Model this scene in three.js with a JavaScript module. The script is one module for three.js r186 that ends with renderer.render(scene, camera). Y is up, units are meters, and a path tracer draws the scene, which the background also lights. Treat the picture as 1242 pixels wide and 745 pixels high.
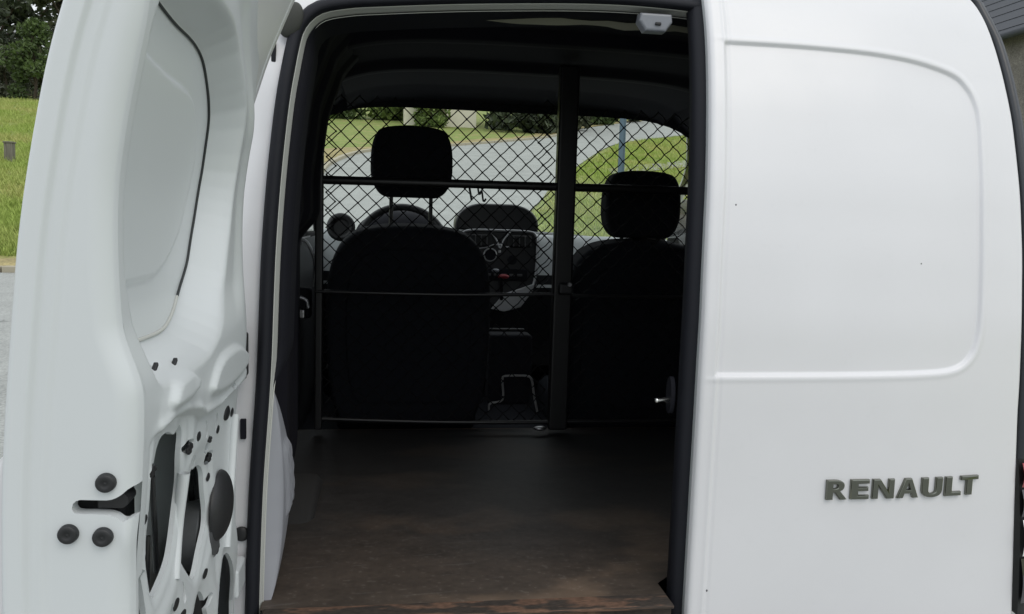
import * as THREE from 'three';
import { mergeGeometries, mergeVertices, toCreasedNormals } from 'three/addons/utils/BufferGeometryUtils.js';
import { RoundedBoxGeometry } from 'three/addons/geometries/RoundedBoxGeometry.js';
import { FontLoader } from 'three/addons/loaders/FontLoader.js';
import { TextGeometry } from 'three/addons/geometries/TextGeometry.js';

// ---------------------------------------------------------------- camera, sky, sun, exposure
const scene = new THREE.Scene();
const camera = new THREE.PerspectiveCamera(40.86, 1242 / 745, 0.05, 3000);
camera.position.set(-0.47, 1.245, 1.42);
camera.rotation.order = 'YXZ';
camera.rotation.set(-THREE.MathUtils.degToRad(5.85), -Math.atan(0.15), 0.03);

const sky = (() => {                                   // an even overcast, brighter overhead
  const w = 128, h = 64, d = new Float32Array(w * h * 4);
  for (let j = 0; j < h; j++) for (let i = 0; i < w; i++) {
    const el = ((j + 0.5) / h - 0.5) * Math.PI, s = Math.sin(el), az = i / w * Math.PI * 2;
    const cl = 0.035 * Math.sin(az * 3 + 5 * s) + 0.03 * Math.sin(az * 7 + 1.3 + 9 * s);
    const L = s > -0.02 ? (0.80 + 0.36 * Math.pow(Math.max(s, 0), 0.8)) * (1 + cl) : 0.18;
    const k = (j * w + i) * 4;
    d[k] = L * 0.955; d[k + 1] = L; d[k + 2] = L * 1.05; d[k + 3] = 1;
  }
  const t = new THREE.DataTexture(d, w, h, THREE.RGBAFormat, THREE.FloatType);
  t.mapping = THREE.EquirectangularReflectionMapping; t.magFilter = t.minFilter = THREE.LinearFilter; t.needsUpdate = true;
  return t;
})();
scene.background = sky; scene.environment = sky;

const sun = new THREE.DirectionalLight(0xfff4e6, 0.6);
sun.position.set(9, 26, 14); sun.target.position.set(0, 0, -5);
sun.castShadow = true; sun.shadow.radius = 60; sun.shadow.mapSize.set(2048, 2048);
Object.assign(sun.shadow.camera, { left: -60, right: 60, top: 60, bottom: -60, near: 1, far: 160 });
scene.add(sun, sun.target);

const renderer = new THREE.WebGLRenderer({ antialias: true });
renderer.toneMapping = THREE.LinearToneMapping;
renderer.toneMappingExposure = 1.15;
renderer.shadowMap.enabled = true;

// ---------------------------------------------------------------- helpers
let seed = 7;
const rnd = () => { seed |= 0; seed = seed + 0x6D2B79F5 | 0; let t = Math.imul(seed ^ seed >>> 15, 1 | seed); t = t + Math.imul(t ^ t >>> 7, 61 | t) ^ t; return ((t ^ t >>> 14) >>> 0) / 4294967296; };
const rr = (a, b) => a + (b - a) * rnd();
const ss = (a, b, x) => { const t = Math.min(1, Math.max(0, (x - a) / (b - a))); return t * t * (3 - 2 * t); };
const lerp = (a, b, t) => a + (b - a) * t;
function tab(x, T) {                                    // piecewise-linear table [[x, y], ...]
  if (x <= T[0][0]) return T[0][1];
  for (let i = 1; i < T.length; i++) if (x <= T[i][0]) return lerp(T[i - 1][1], T[i][1], (x - T[i - 1][0]) / (T[i][0] - T[i - 1][0]));
  return T[T.length - 1][1];
}
const smoothTab = (T, w) => (x) => { let s = 0; for (let k = -3; k <= 3; k++) s += tab(x + k * w / 3, T); return s / 7; };
const V = (x, y, z) => new THREE.Vector3(x, y, z);
const names = {};
function numbered(n) { const k = names[n] = (names[n] ?? -1) + 1; return k ? n + '_' + String(k).padStart(3, '0') : n; }
function shade(o) { o.traverse((m) => { if (m.isMesh) { m.castShadow = true; m.receiveShadow = true; } }); return o; }
function merge(gs) {
  const out = gs.map((g) => {
    let q = g.index ? g.toNonIndexed() : g.clone();
    for (const k of Object.keys(q.attributes)) if (!['position', 'normal', 'uv'].includes(k)) q.deleteAttribute(k);
    if (!q.attributes.normal) q.computeVertexNormals();
    if (!q.attributes.uv) q.setAttribute('uv', new THREE.BufferAttribute(new Float32Array(q.attributes.position.count * 2), 2));
    q.morphAttributes = {};
    return q;
  });
  return out.length === 1 ? out[0] : mergeGeometries(out);
}
function part(name, parent, mat, ...gs) {               // one named mesh under a thing or a part
  const m = new THREE.Mesh(merge(gs.flat()), mat); m.name = name; m.castShadow = m.receiveShadow = true; parent.add(m); return m;
}
function thing(name, label, category, pos = [0, 0, 0], group) {
  const o = new THREE.Group(); o.name = numbered(name); o.position.set(...pos); o.userData = { label, category };
  if (group) o.userData.group = group;
  scene.add(o); return o;
}
function sub(name, parent, label) { const g = new THREE.Group(); g.name = name; parent.add(g); if (label) g.userData.label = label; return g; }
function struct(name, mat, ...gs) { const m = part(numbered(name), scene, mat, ...gs); m.userData.kind = 'structure'; return m; }
const box = (w, h, d, x, y, z, r = 0, rot) => {
  const g = r ? new RoundedBoxGeometry(w, h, d, 3, r) : new THREE.BoxGeometry(w, h, d);
  if (rot) { g.rotateX(rot[0]); g.rotateY(rot[1]); g.rotateZ(rot[2]); }
  return g.translate(x, y, z);
};
const cyl = (r0, r1, h, x, y, z, axis = 'y', n = 24) => {
  const g = new THREE.CylinderGeometry(r1, r0, h, n);
  if (axis === 'x') g.rotateZ(-Math.PI / 2); if (axis === 'z') g.rotateX(Math.PI / 2);
  return g.translate(x, y, z);
};
const tube = (pts, r, n = 8, closed = false, seg, tension = 0.5) => new THREE.TubeGeometry(new THREE.CatmullRomCurve3(pts.map((p) => p.isVector3 ? p : V(...p)), closed, 'catmullrom', tension), seg ?? pts.length * 6, r, n, closed);
const bar = (a, b, r, n = 8) => new THREE.TubeGeometry(new THREE.LineCurve3(V(...a), V(...b)), 1, r, n);
function grid(nu, nv, f) {                              // f(u, v) -> [x, y, z, (uvx, uvy)]
  const p = [], uv = [], id = [];
  for (let j = 0; j <= nv; j++) for (let i = 0; i <= nu; i++) { const q = f(i / nu, j / nv); p.push(q[0], q[1], q[2]); uv.push(q[3] ?? q[0], q[4] ?? q[1]); }
  for (let j = 0; j < nv; j++) for (let i = 0; i < nu; i++) { const a = j * (nu + 1) + i, b = a + 1, c = a + nu + 1, d = c + 1; id.push(a, b, d, a, d, c); }
  const g = new THREE.BufferGeometry();
  g.setAttribute('position', new THREE.Float32BufferAttribute(p, 3)); g.setAttribute('uv', new THREE.Float32BufferAttribute(uv, 2));
  g.setIndex(id); g.computeVertexNormals(); return g;
}
function strips(rings, closed = true) {                 // rings: arrays of points with equal count -> lofted surface
  const n = rings[0].length;
  return grid(closed ? n : n - 1, rings.length - 1, (u, v) => { const i = Math.round(u * (closed ? n : n - 1)) % n, j = Math.round(v * (rings.length - 1)); return rings[j][i]; });
}
function polySDF(poly) {                                // > 0 inside
  return (x, y) => {
    let d = 1e9, ins = false;
    for (let i = 0, j = poly.length - 1; i < poly.length; j = i++) {
      const [ax, ay] = poly[i], [bx, by] = poly[j], ex = bx - ax, ey = by - ay;
      const t = Math.min(1, Math.max(0, ((x - ax) * ex + (y - ay) * ey) / (ex * ex + ey * ey)));
      d = Math.min(d, Math.hypot(x - ax - ex * t, y - ay - ey * t));
      if ((ay > y) !== (by > y) && x < (bx - ax) * (y - ay) / (by - ay) + ax) ins = !ins;
    }
    return ins ? d : -d;
  };
}
function smoothPoly(pts, n = 3) {                       // Chaikin corner cutting
  for (let k = 0; k < n; k++) { const o = []; pts.forEach((p, i) => { const q = pts[(i + 1) % pts.length]; o.push([p[0] * .78 + q[0] * .22, p[1] * .78 + q[1] * .22], [p[0] * .22 + q[0] * .78, p[1] * .22 + q[1] * .78]); }); pts = o; }
  return pts;
}
// a pressed sheet: grid over (u, v), cut where keep(u, v) < 0, with a turned-in rim along the cuts
function sheet(u0, u1, nu, v0, v1, nv, pos, keep, rim) {
  const P = [], K = [];
  for (let j = 0; j <= nv; j++) for (let i = 0; i <= nu; i++) { const u = lerp(u0, u1, i / nu), v = lerp(v0, v1, j / nv); P.push([u, v]); K.push(keep(u, v)); }
  const tri = [], edge = [];
  const clip = (a, b, c) => {
    const q = [a, b, c]; const out = []; const cut = [];
    for (let k = 0; k < 3; k++) {
      const A = q[k], B = q[(k + 1) % 3];
      if (A.k >= 0) out.push(A);
      if ((A.k >= 0) !== (B.k >= 0)) { const t = A.k / (A.k - B.k); const m = { u: lerp(A.u, B.u, t), v: lerp(A.v, B.v, t), k: 0 }; out.push(m); cut.push(m); }
    }
    for (let k = 1; k + 1 < out.length; k++) tri.push(out[0], out[k], out[k + 1]);
    if (cut.length === 2) edge.push(cut);
  };
  for (let j = 0; j < nv; j++) for (let i = 0; i < nu; i++) {
    const a = j * (nu + 1) + i, b = a + 1, c = a + nu + 1, d = c + 1, n = (x) => ({ u: P[x][0], v: P[x][1], k: K[x] });
    if (Math.max(K[a], K[b], K[c], K[d]) < 0) continue;
    clip(n(a), n(b), n(d)); clip(n(a), n(d), n(c));
  }
  const pos3 = []; for (const t of tri) pos3.push(...pos(t.u, t.v));
  let g = new THREE.BufferGeometry(); g.setAttribute('position', new THREE.Float32BufferAttribute(pos3, 3));
  g = mergeVertices(g, 1e-5); g.computeVertexNormals();
  const gs = [g];
  if (rim && edge.length) {
    const r = []; for (const [a, b] of edge) { const A = pos(a.u, a.v), B = pos(b.u, b.v), A2 = rim(A), B2 = rim(B); r.push(...A, ...B, ...B2, ...A, ...B2, ...A2); }
    const h = new THREE.BufferGeometry(); h.setAttribute('position', new THREE.Float32BufferAttribute(r, 3)); h.computeVertexNormals(); gs.push(h);
  }
  return merge(gs);
}
// value noise
const hash2 = (x, y, s) => { let n = Math.imul(x | 0, 374761393) + Math.imul(y | 0, 668265263) + Math.imul(s, 974711); n = Math.imul(n ^ n >>> 13, 1274126177); return ((n ^ n >>> 16) >>> 0) / 4294967296; };
function noise(x, y, s = 1, wrap = 0) {
  const xi = Math.floor(x), yi = Math.floor(y), fx = x - xi, fy = y - yi, w = (a) => wrap ? ((a % wrap) + wrap) % wrap : a;
  const a = hash2(w(xi), w(yi), s), b = hash2(w(xi + 1), w(yi), s), c = hash2(w(xi), w(yi + 1), s), d = hash2(w(xi + 1), w(yi + 1), s), u = fx * fx * (3 - 2 * fx), v = fy * fy * (3 - 2 * fy);
  return lerp(lerp(a, b, u), lerp(c, d, u), v);
}
const fbm = (x, y, s, o = 4, wrap = 0) => { let t = 0, a = .5, f = 1; for (let k = 0; k < o; k++) { t += a * noise(x * f, y * f, s + k, wrap ? wrap * f : 0); a *= .5; f *= 2; } return t / (1 - Math.pow(.5, o)); };
function tex(w, h, f, srgb = false, rep) {              // f(x, y in 0..1) -> [r, g, b] linear 0..1
  const d = new Uint8Array(w * h * 4), g = (c) => srgb ? (c <= .0031308 ? 12.92 * c : 1.055 * Math.pow(c, 1 / 2.4) - .055) : c;
  for (let j = 0; j < h; j++) for (let i = 0; i < w; i++) { const c = f((i + .5) / w, (j + .5) / h), k = (j * w + i) * 4; for (let m = 0; m < 3; m++) d[k + m] = Math.max(0, Math.min(255, Math.round(255 * g(Math.max(0, c[m]))))); d[k + 3] = 255; }
  const t = new THREE.DataTexture(d, w, h); t.wrapS = t.wrapT = THREE.RepeatWrapping; t.magFilter = THREE.LinearFilter; t.minFilter = THREE.LinearMipmapLinearFilter; t.generateMipmaps = true;
  if (srgb) t.colorSpace = THREE.SRGBColorSpace; if (rep) t.repeat.set(...rep); t.needsUpdate = true; return t;
}
const lin = (r, g, b) => new THREE.Color().setRGB(r, g, b);
const std = (c, rough = .6, metal = 0, extra = {}) => new THREE.MeshStandardMaterial({ color: Array.isArray(c) ? lin(...c) : lin(c, c, c), roughness: rough, metalness: metal, side: THREE.DoubleSide, ...extra });

// ---------------------------------------------------------------- materials
const paintTex = tex(512, 512, (x, y) => { const n = fbm(x * 6, y * 6, 3, 5, 6), sp = fbm(x * 60, y * 60, 9, 2, 60); const k = .95 + .06 * n - .015 * ss(.8, .95, sp); return [k, k, k]; });
const paintRough = tex(256, 256, (x, y) => { const n = fbm(x * 8, y * 8, 23, 4, 8); return [0, .6 + .6 * n, 0]; });
const dull = (c, r) => new THREE.MeshPhysicalMaterial({ color: lin(...c), roughness: r, specularIntensity: .35, side: THREE.DoubleSide });
const M = {
  paint: new THREE.MeshPhysicalMaterial({ color: lin(.715, .715, .735), map: paintTex, roughness: .5, roughnessMap: paintRough, clearcoat: .45, clearcoatRoughness: .22, side: THREE.DoubleSide }),
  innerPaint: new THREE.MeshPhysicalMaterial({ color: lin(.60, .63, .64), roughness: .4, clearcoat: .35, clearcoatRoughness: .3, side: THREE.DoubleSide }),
  flange: std([.5, .51, .48], .6),
  rubber: dull([.016, .017, .022], .6),
  blackPlastic: std([.014, .0145, .016], .5),
  trim: dull([.011, .0115, .016], .8),
  lining: dull([.014, .014, .020], .9),
  seat: new THREE.MeshPhysicalMaterial({ color: lin(.012, .0135, .018), specularIntensity: .4, roughness: .95, sheen: .25, sheenRoughness: .6, sheenColor: lin(.03, .03, .035), side: THREE.DoubleSide }),
  blackMetal: std([.012, .012, .013], .38),
  wire: dull([.009, .009, .010], .6),
  chrome: std([.72, .72, .70], .18, 1),
  darkChrome: std([.20, .205, .175], .10, 1),
  steel: std([.42, .42, .43], .35, 1),
  silver: std([.52, .53, .55], .35, .6),
  dash: std([.36, .385, .395], .45),
  dashDark: std([.022, .023, .026], .4),
  red: std([.20, .010, .018], .5),
  lampPlastic: new THREE.MeshPhysicalMaterial({ color: lin(.36, .38, .42), roughness: .3, transmission: .45, thickness: 0, side: THREE.DoubleSide }),
  glass: new THREE.MeshPhysicalMaterial({ color: lin(.97, 1, .97), transmission: 1, thickness: 0, roughness: .0, ior: 1.5, side: THREE.DoubleSide }),
  redLens: new THREE.MeshPhysicalMaterial({ color: lin(.30, .008, .016), roughness: .12, clearcoat: 1, side: THREE.DoubleSide }),
  smokeLens: new THREE.MeshPhysicalMaterial({ color: lin(.035, .03, .04), roughness: .12, clearcoat: 1, side: THREE.DoubleSide }),
  clearLens: new THREE.MeshPhysicalMaterial({ color: lin(.8, .8, .8), roughness: .15, clearcoat: 1, side: THREE.DoubleSide }),
  tyre: std(.02, .9), quarter: std([.34, .35, .385], .45), bracket: std([.30, .30, .30], .5, .3), gear: std([.075, .078, .082], .45), cornerTrim: std([.026, .03, .036], .32), headlamp: std([.6, .62, .65], .15, .3), deaden: std([.014, .014, .015], .8), sealant: std([.035, .04, .04], .8),
};
const floorTex = tex(1024, 1024, (x, y) => {            // y = 1 at the rear sill, 0 at the partition
  const n = fbm(x * 5, y * 5, 41, 5), g = fbm(x * 26, y * 40, 47, 4), f = fbm(x * 160, y * 160, 53, 2), st = fbm(x * 7 + 3, y * 9, 61, 4);
  const rear = ss(.55, .98, y + .25 * (n - .5)), worn = ss(.52, .75, st) * (0.25 + rear);
  const k = .55 + .5 * g + .35 * (f - .5);
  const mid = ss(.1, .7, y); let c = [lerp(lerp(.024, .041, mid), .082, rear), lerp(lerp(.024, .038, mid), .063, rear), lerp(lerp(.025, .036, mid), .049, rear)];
  c = c.map((v, i) => v * k + worn * [.062, .041, .026][i]);
  const scr = fbm(x * 14 + 9 * y, y * 150 + 20 * x, 71, 2) > .83 ? .03 * rear : 0, dust = f > .80 ? .025 * rear : 0;
  return c.map((v) => v + scr + dust);
}, true);
M.floor = std(1, .56, 0, { map: floorTex, color: lin(1, 1, 1) });
M.sill = std(1, .85, 0, { color: lin(1, 1, 1), map: tex(512, 64, (x, y) => { const n = fbm(x * 14, y * 3, 141, 5), m = fbm(x * 90, y * 12, 143, 3), k = .45 + .9 * m; const w = ss(.42, .62, n); return [lerp(.045, .15, w) * k, lerp(.035, .085, w) * k, lerp(.028, .055, w) * k]; }, true) });

// ---------------------------------------------------------------- ground: a car park at the foot of a grassy hill
const CAMX = -.47, CAMZ = 1.42;
const softplus = (x) => x > 20 ? x : Math.log(1 + Math.exp(x));
function hill(Z) {                                      // height over the distance Z ahead of the van's rear
  const a = .17 * softplus((Z - 14.3) * 1.6) / 1.6;
  return Z > 118 ? a - .14 * (Z - 118) : a;
}
const grassTex = tex(1024, 1024, (x, y) => {
  const n = fbm(x * 10, y * 10, 5, 5, 10), m = fbm(x * 120, y * 120, 15, 3, 120), dry = ss(.5, .72, fbm(x * 18, y * 18, 25, 4, 18));
  const g = [lerp(.15, .22, n), lerp(.20, .27, n), lerp(.042, .07, n)], d = [.31, .26, .11];
  return g.map((v, i) => lerp(v, d[i], dry * .55) * (.62 + .76 * m));
}, true);
const M_grass = std(1, 1, 0, { map: grassTex, color: lin(1, 1, 1) });
const asphaltTex = tex(1024, 1024, (x, y) => { const n = fbm(x * 7, y * 7, 81, 4, 7), m = noise(x * 340, y * 340, 83, 340), c = 1 - .35 * ss(.004, .001, Math.abs(fbm(x * 3, y * 3, 87, 4, 3) - .5)) * ss(.5, .6, noise(x * 5, y * 5, 88, 5)); const k = (.25 + .09 * n) * (.7 + .6 * m) * c; return [k, k * 1.04, k * .99]; }, true);
const M_asphalt = std(1, .9, 0, { map: asphaltTex, color: lin(1, 1, 1) });
{
  const zs = []; for (let Z = -320; Z < -10; Z += 31) zs.push(Z); for (let Z = -10; Z < 118; Z += 1) zs.push(Z); for (let Z = 118; Z <= 900; Z += 46) zs.push(Z);
  const xs = []; for (let x = -700; x <= 700; x += 35) xs.push(x);
  const g = grid(xs.length - 1, zs.length - 1, (u, v) => { const x = xs[Math.round(u * (xs.length - 1))], Z = zs[Math.round(v * (zs.length - 1))]; return [x + CAMX, hill(Z) - .03, CAMZ - Z, x / 9, Z / 9]; });
  struct('ground', M_grass, g);
}
// the car park that the van stands on, and the road that leaves it and bends away uphill to the right
struct('parking_area', M_asphalt, grid(30, 40, (u, v) => { const x = lerp(-34, 3.7, u), Z = lerp(-24, 15, v); return [x + CAMX, hill(Z) - .012 + (Z > 13 ? .012 : 0), CAMZ - Z, x / 4, Z / 4]; }));
const curve = (pts) => new THREE.CatmullRomCurve3(pts.map(([x, Z]) => V(x, 0, Z)), false, 'centripetal');
const roadL = curve([[-3.2, 13.5], [-2.7, 22], [-2.4, 29], [-2.3, 34], [-.9, 40], [3.3, 45], [10.8, 56], [14.2, 65], [23, 82], [42, 113]]);
const roadR = curve([[3.6, 13.5], [3.6, 20], [3.75, 22.5], [4.75, 26], [6.2, 31], [7.8, 35.5], [14.2, 52], [18, 58], [26, 69], [46, 96]]);
struct('road', M_asphalt, grid(10, 160, (u, v) => { const a = roadL.getPoint(v), b = roadR.getPoint(v), x = lerp(a.x, b.x, u), Z = lerp(a.z, b.z, u); return [x + CAMX, hill(Z) + .018, CAMZ - Z, x / 4, Z / 4]; }));
const M_soil = std(1, 1, 0, { map: tex(256, 256, (x, y) => { const n = fbm(x * 9, y * 9, 91, 4, 9), m = noise(x * 120, y * 120, 93, 120); const k = (.7 + .6 * m); return [.30 * k * (.6 + .7 * n), .25 * k * (.6 + .7 * n), .12 * k * (.6 + .6 * n)]; }, true), color: lin(1, 1, 1) });
struct('dry_verge', M_soil, grid(4, 160, (u, v) => { const a = roadL.getPoint(v), t = roadL.getTangent(v), w = (1.1 + .9 * noise(v * 60, 3, 7)) * u + .2, x = a.x - t.z * w, Z = a.z + t.x * w; return [x + CAMX, hill(Z) + .012, CAMZ - Z, x / 3, Z / 3]; }),
  grid(40, 4, (u, v) => { const x = lerp(-34, -3.4, u), Z = lerp(15.2, 16 + .5 * noise(x, 1, 5), v); return [x + CAMX, hill(Z) + .012, CAMZ - Z, x / 3, Z / 3]; }));
const M_kerb = std([.36, .33, .25], .9), M_path = std([.27, .27, .25], .9, 0, { map: paintTex });
{
  const k = new THREE.Group(); k.name = 'kerb'; k.userData.kind = 'structure'; scene.add(k);
  const pc = []; for (let i = 0; i < 70; i++) {         // kerb stones along the inside of the bend
    const a = roadL.getPointAt(i / 140 + .002), b = roadL.getPointAt((i + .96) / 140 + .002), dx = b.x - a.x, dz = b.z - a.z, L = Math.hypot(dx, dz), Z = (a.z + b.z) / 2;
    const m = part('kerb_stone', k, M_kerb, new RoundedBoxGeometry(.2, .26, L, 2, .02)); m.position.set((a.x + b.x) / 2 + CAMX - .08, hill(Z) + .01, CAMZ - Z);
    m.lookAt(b.x + CAMX - .08, hill(b.z) + .01, CAMZ - b.z); pc.push(m);
  }
  for (let i = 0; i < 24; i++) { const m = part('kerb_stone', k, M_kerb, box(.97, .24, .18, 0, 0, 0, .02)); m.position.set(-4 - i + CAMX, .13 + rr(-.008, .008), CAMZ - 15.1); }
}
struct('path', M_path, grid(6, 30, (u, v) => { const x = lerp(9.2, 22, v), Z = lerp(34, 47, v) + lerp(-.2, 3.6, u) * .7; return [x + CAMX + u * .4, hill(Z) + .014, CAMZ - Z]; }));
{
  // loose tufts where the grass is near enough to show blades
  const b = []; for (let k = 0; k < 7; k++) { const a = rr(0, 6.28), r = rr(0, .07), h = rr(.08, .2), w = .012, lx = rr(-.09, .09), lz = rr(-.09, .09); const x = Math.cos(a) * r, z = Math.sin(a) * r; const g = new THREE.BufferGeometry(); g.setAttribute('position', new THREE.Float32BufferAttribute([x - w, 0, z, x + w, 0, z, x + lx, h, z + lz], 3)); g.computeVertexNormals(); b.push(g); }
  const n = 34000, m = new THREE.InstancedMesh(merge(b), std([.9, .9, .9], 1, 0), n), q = new THREE.Object3D(), c = new THREE.Color();
  m.name = 'grass'; m.userData = { kind: 'stuff', label: 'short green and straw coloured grass on the slope ahead of the van', category: 'grass' };
  let i = 0; while (i < n) {
    let x, Z; if (i % 3 < 2) { Z = 16 + 56 * Math.pow(rnd(), 1.6); x = -Z * (.41 + (rnd() + rnd() + rnd() - 1.5) * .22); if (Z < 16.5) continue; } else { Z = 16 + 50 * Math.pow(rnd(), .9) + rr(-4, 4); x = Z * (.1 + .75 * rnd() * rnd()); if (Z < 17) continue; const b2 = Z < 22.5 ? 3.7 : Z > 58 ? 18 + (Z - 58) * .8 : tab(Z, [[22.5, 3.75], [26, 4.75], [31, 6.2], [35.5, 7.8], [52, 14.2], [58, 18]]); if (x < b2 + .15) continue; }
    q.position.set(x + CAMX, hill(Z) - .04, CAMZ - Z); q.rotation.y = rr(0, 6.28); q.scale.setScalar(rr(.6, 1.4) * (1 + Z * .006)); q.updateMatrix(); m.setMatrixAt(i, q.matrix);
    const d = Math.pow(noise(x * .5, Z * .5, 17), 1.5) * rr(.3, 1); m.setColorAt(i, c.setRGB(lerp(.34, .56, d), lerp(.45, .50, d), lerp(.10, .21, d))); i++;
  }
  m.castShadow = m.receiveShadow = true; scene.add(m);
}

// ---------------------------------------------------------------- trees, houses, posts
const M_bark = std([.07, .055, .04], 1), leafMat = (k) => new THREE.MeshPhysicalMaterial({ vertexColors: true, color: lin(k, k, k), roughness: .85, transmission: .25, thickness: 0, side: THREE.DoubleSide });
const M_leaf = leafMat(1);
function crown(n, blobs, leaf, c0, c1) {                // leaf-sized faces through a clumped volume
  const p = [], col = [], id = [];
  for (let i = 0; i < n; i++) {
    const b = blobs[Math.floor(rnd() * blobs.length)]; let x, y, z, l; do { x = rr(-1, 1); y = rr(-1, 1); z = rr(-1, 1); l = Math.hypot(x, y, z); } while (l > 1 || l < .35);
    const c = V(b[0] + x * b[3], b[1] + y * b[3] * .85, b[2] + z * b[3]), a = V(rr(-1, 1), rr(-1, 1), rr(-1, 1)).normalize(), e = V(rr(-1, 1), rr(-1, 1), rr(-1, 1)).cross(a).normalize(), s = leaf * rr(.6, 1.3), k = p.length / 3;
    for (const [s1, s2] of [[-1, 0], [0, -.5], [1, 0], [0, .5]]) p.push(c.x + a.x * s * s1 + e.x * s * s2, c.y + a.y * s * s1 + e.y * s * s2, c.z + a.z * s * s1 + e.z * s * s2);
    const t = rnd() * .6 + .4 * b[4]; for (let j = 0; j < 4; j++) col.push(lerp(c0[0], c1[0], t), lerp(c0[1], c1[1], t), lerp(c0[2], c1[2], t));
    id.push(k, k + 1, k + 2, k, k + 2, k + 3);
  }
  const g = new THREE.BufferGeometry(); g.setAttribute('position', new THREE.Float32BufferAttribute(p, 3)); g.setAttribute('color', new THREE.Float32BufferAttribute(col, 3)); g.setIndex(id); g.computeVertexNormals(); return g;
}
function tree(name, label, category, x, Z, H, W, low, n, leaf, c0, c1, group) {
  const o = thing(name, label, category, [x + CAMX, hill(Z) - .1, CAMZ - Z], group), blobs = [], wood = [];
  for (let i = 0; i < 5; i++) blobs.push([rr(-.42, .42) * W, H * .10, rr(-.3, .3) * W, .17 * W, rnd() * .5]); const nb = Math.round(9 + W * 2.4); for (let i = 0; i < nb; i++) { const y = lerp(low, .92, Math.pow(rnd(), .9)), w = W * .5 * Math.sin(Math.PI * Math.min(.96, .18 + y * .8)), a = rr(0, 6.28), r = w * Math.sqrt(rnd()) * .8; blobs.push([Math.cos(a) * r, y * H, Math.sin(a) * r, rr(.13, .24) * Math.min(W, H * .7), rnd()]); }
  wood.push(tube([[0, 0, 0], [.02 * H, H * .25, 0], [-.015 * H, H * .5, .01 * H], [0, H * .8, 0]], H * .018, 7));
  for (const b of blobs) if (rnd() < .6) wood.push(tube([[0, Math.max(.05 * H, b[1] * .55), 0], [b[0] * .5, b[1] * .8, b[2] * .5], [b[0], b[1], b[2]]], H * .006, 5));
  part(category === 'bush' ? 'stem' : 'trunk', o, M_bark, wood);
  const m = new THREE.Mesh(crown(n, blobs, leaf, c0, c1), M_leaf); m.name = category === 'bush' ? 'foliage' : 'crown'; m.castShadow = m.receiveShadow = true; o.add(m); return o;
}
const DK = [[.016, .026, .010], [.06, .085, .03]], MD = [[.035, .065, .014], [.11, .17, .04]], LT = [[.07, .12, .02], [.20, .27, .06]], OL = [[.03, .04, .015], [.10, .11, .045]];
tree('dense_tree', 'tall dark tree at the edge of the photo above the grey bush', 'tree', -34.5, 80, 17, 9, .05, 5200, .33, ...DK);
tree('dense_tree', 'dark tree between the grey bush and the open white door', 'tree', -29.5, 84, 18, 9, .05, 5200, .33, ...OL);
tree('dense_tree', 'tallest dark tree standing behind the other trees at the top corner', 'tree', -37, 92, 21, 11, .05, 5200, .38, ...DK);
tree('dense_tree', 'dark tree rising behind the open door top', 'tree', -25.5, 90, 16, 9, .05, 4200, .38, ...DK);
tree('round_bush', 'green rounded bush at the top of the field in front of the dark trees', 'bush', -28.6, 73, 6.6, 4.6, .1, 3600, .2, ...MD);
tree('round_bush', 'grey green bush at the foot of the dark trees beside the field', 'bush', -31.6, 75, 4.4, 4.4, .1, 2600, .2, [.05, .06, .035], [.15, .16, .10]);
tree('broad_tree', 'mid green tree seen through the grille above the steering wheel side', 'tree', -4.6, 68, 7.5, 7, .02, 3600, .3, ...MD);
tree('broad_tree', 'light green tree beside the cream house, seen through the grille', 'tree', .2, 69, 6, 5, .02, 3000, .28, ...LT);
tree('broad_tree', 'pale green small tree just in front of the cream house wall', 'tree', 2.8, 62, 4.2, 3, .02, 1800, .2, ...LT);
[[10.2, 61.5, DK], [12.4, 66, OL], [13.6, 70, DK], [18.0, 77, MD], [23, 86, DK], [30, 96, OL], [37, 107, DK]].forEach(([x, Z, c], i) => tree('woodland_tree',
  ['dark tree next to the end of the cream house', 'olive dark tree, second from the cream house', 'dark tree ahead, above the bend of the road', 'mid green tree seen beside the upright post of the grille', 'dark tree ahead seen above the bare road beside the pole', 'olive tree ahead seen just past the blue grey pole', 'dark tree farthest along the road past the pole'][i], 'tree', x, Z, rr(8, 10), rr(6, 7.5), .0, 3800, .34, ...c));

const M_cream = std([.74, .70, .58], .9, 0, { map: paintTex }), M_tile = std([.11, .085, .075], .9), M_slate = std([.045, .05, .06], .8), M_whiteTrim = std([.72, .72, .70], .5), M_pane = new THREE.MeshPhysicalMaterial({ color: lin(.02, .025, .03), roughness: .05, clearcoat: 1 });
function gable(w, d, y0, rise, over, n, mat, roof) {    // courses of tiles on two slopes, ridge along z
  const hw = w / 2 + over, L = Math.hypot(hw, rise + over * rise / (w / 2)), a = Math.atan2(rise, w / 2);
  for (const s of [-1, 1]) for (let i = 0; i < n; i++) { const t = (i + .5) / n, g = box(L / n + .03, .035, d + 2 * over, 0, 0, 0, 0, [0, 0, -s * (a - .03)]); part('tile_course', roof, mat, g.translate(s * hw * (1 - t), y0 + rise - rise * hw / (w / 2) * (1 - t) + .05, 0)); }
  part('ridge', roof, mat, cyl(.1, .1, d + 2 * over, 0, y0 + rise + .1, 0, 'z', 10));
}
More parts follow.
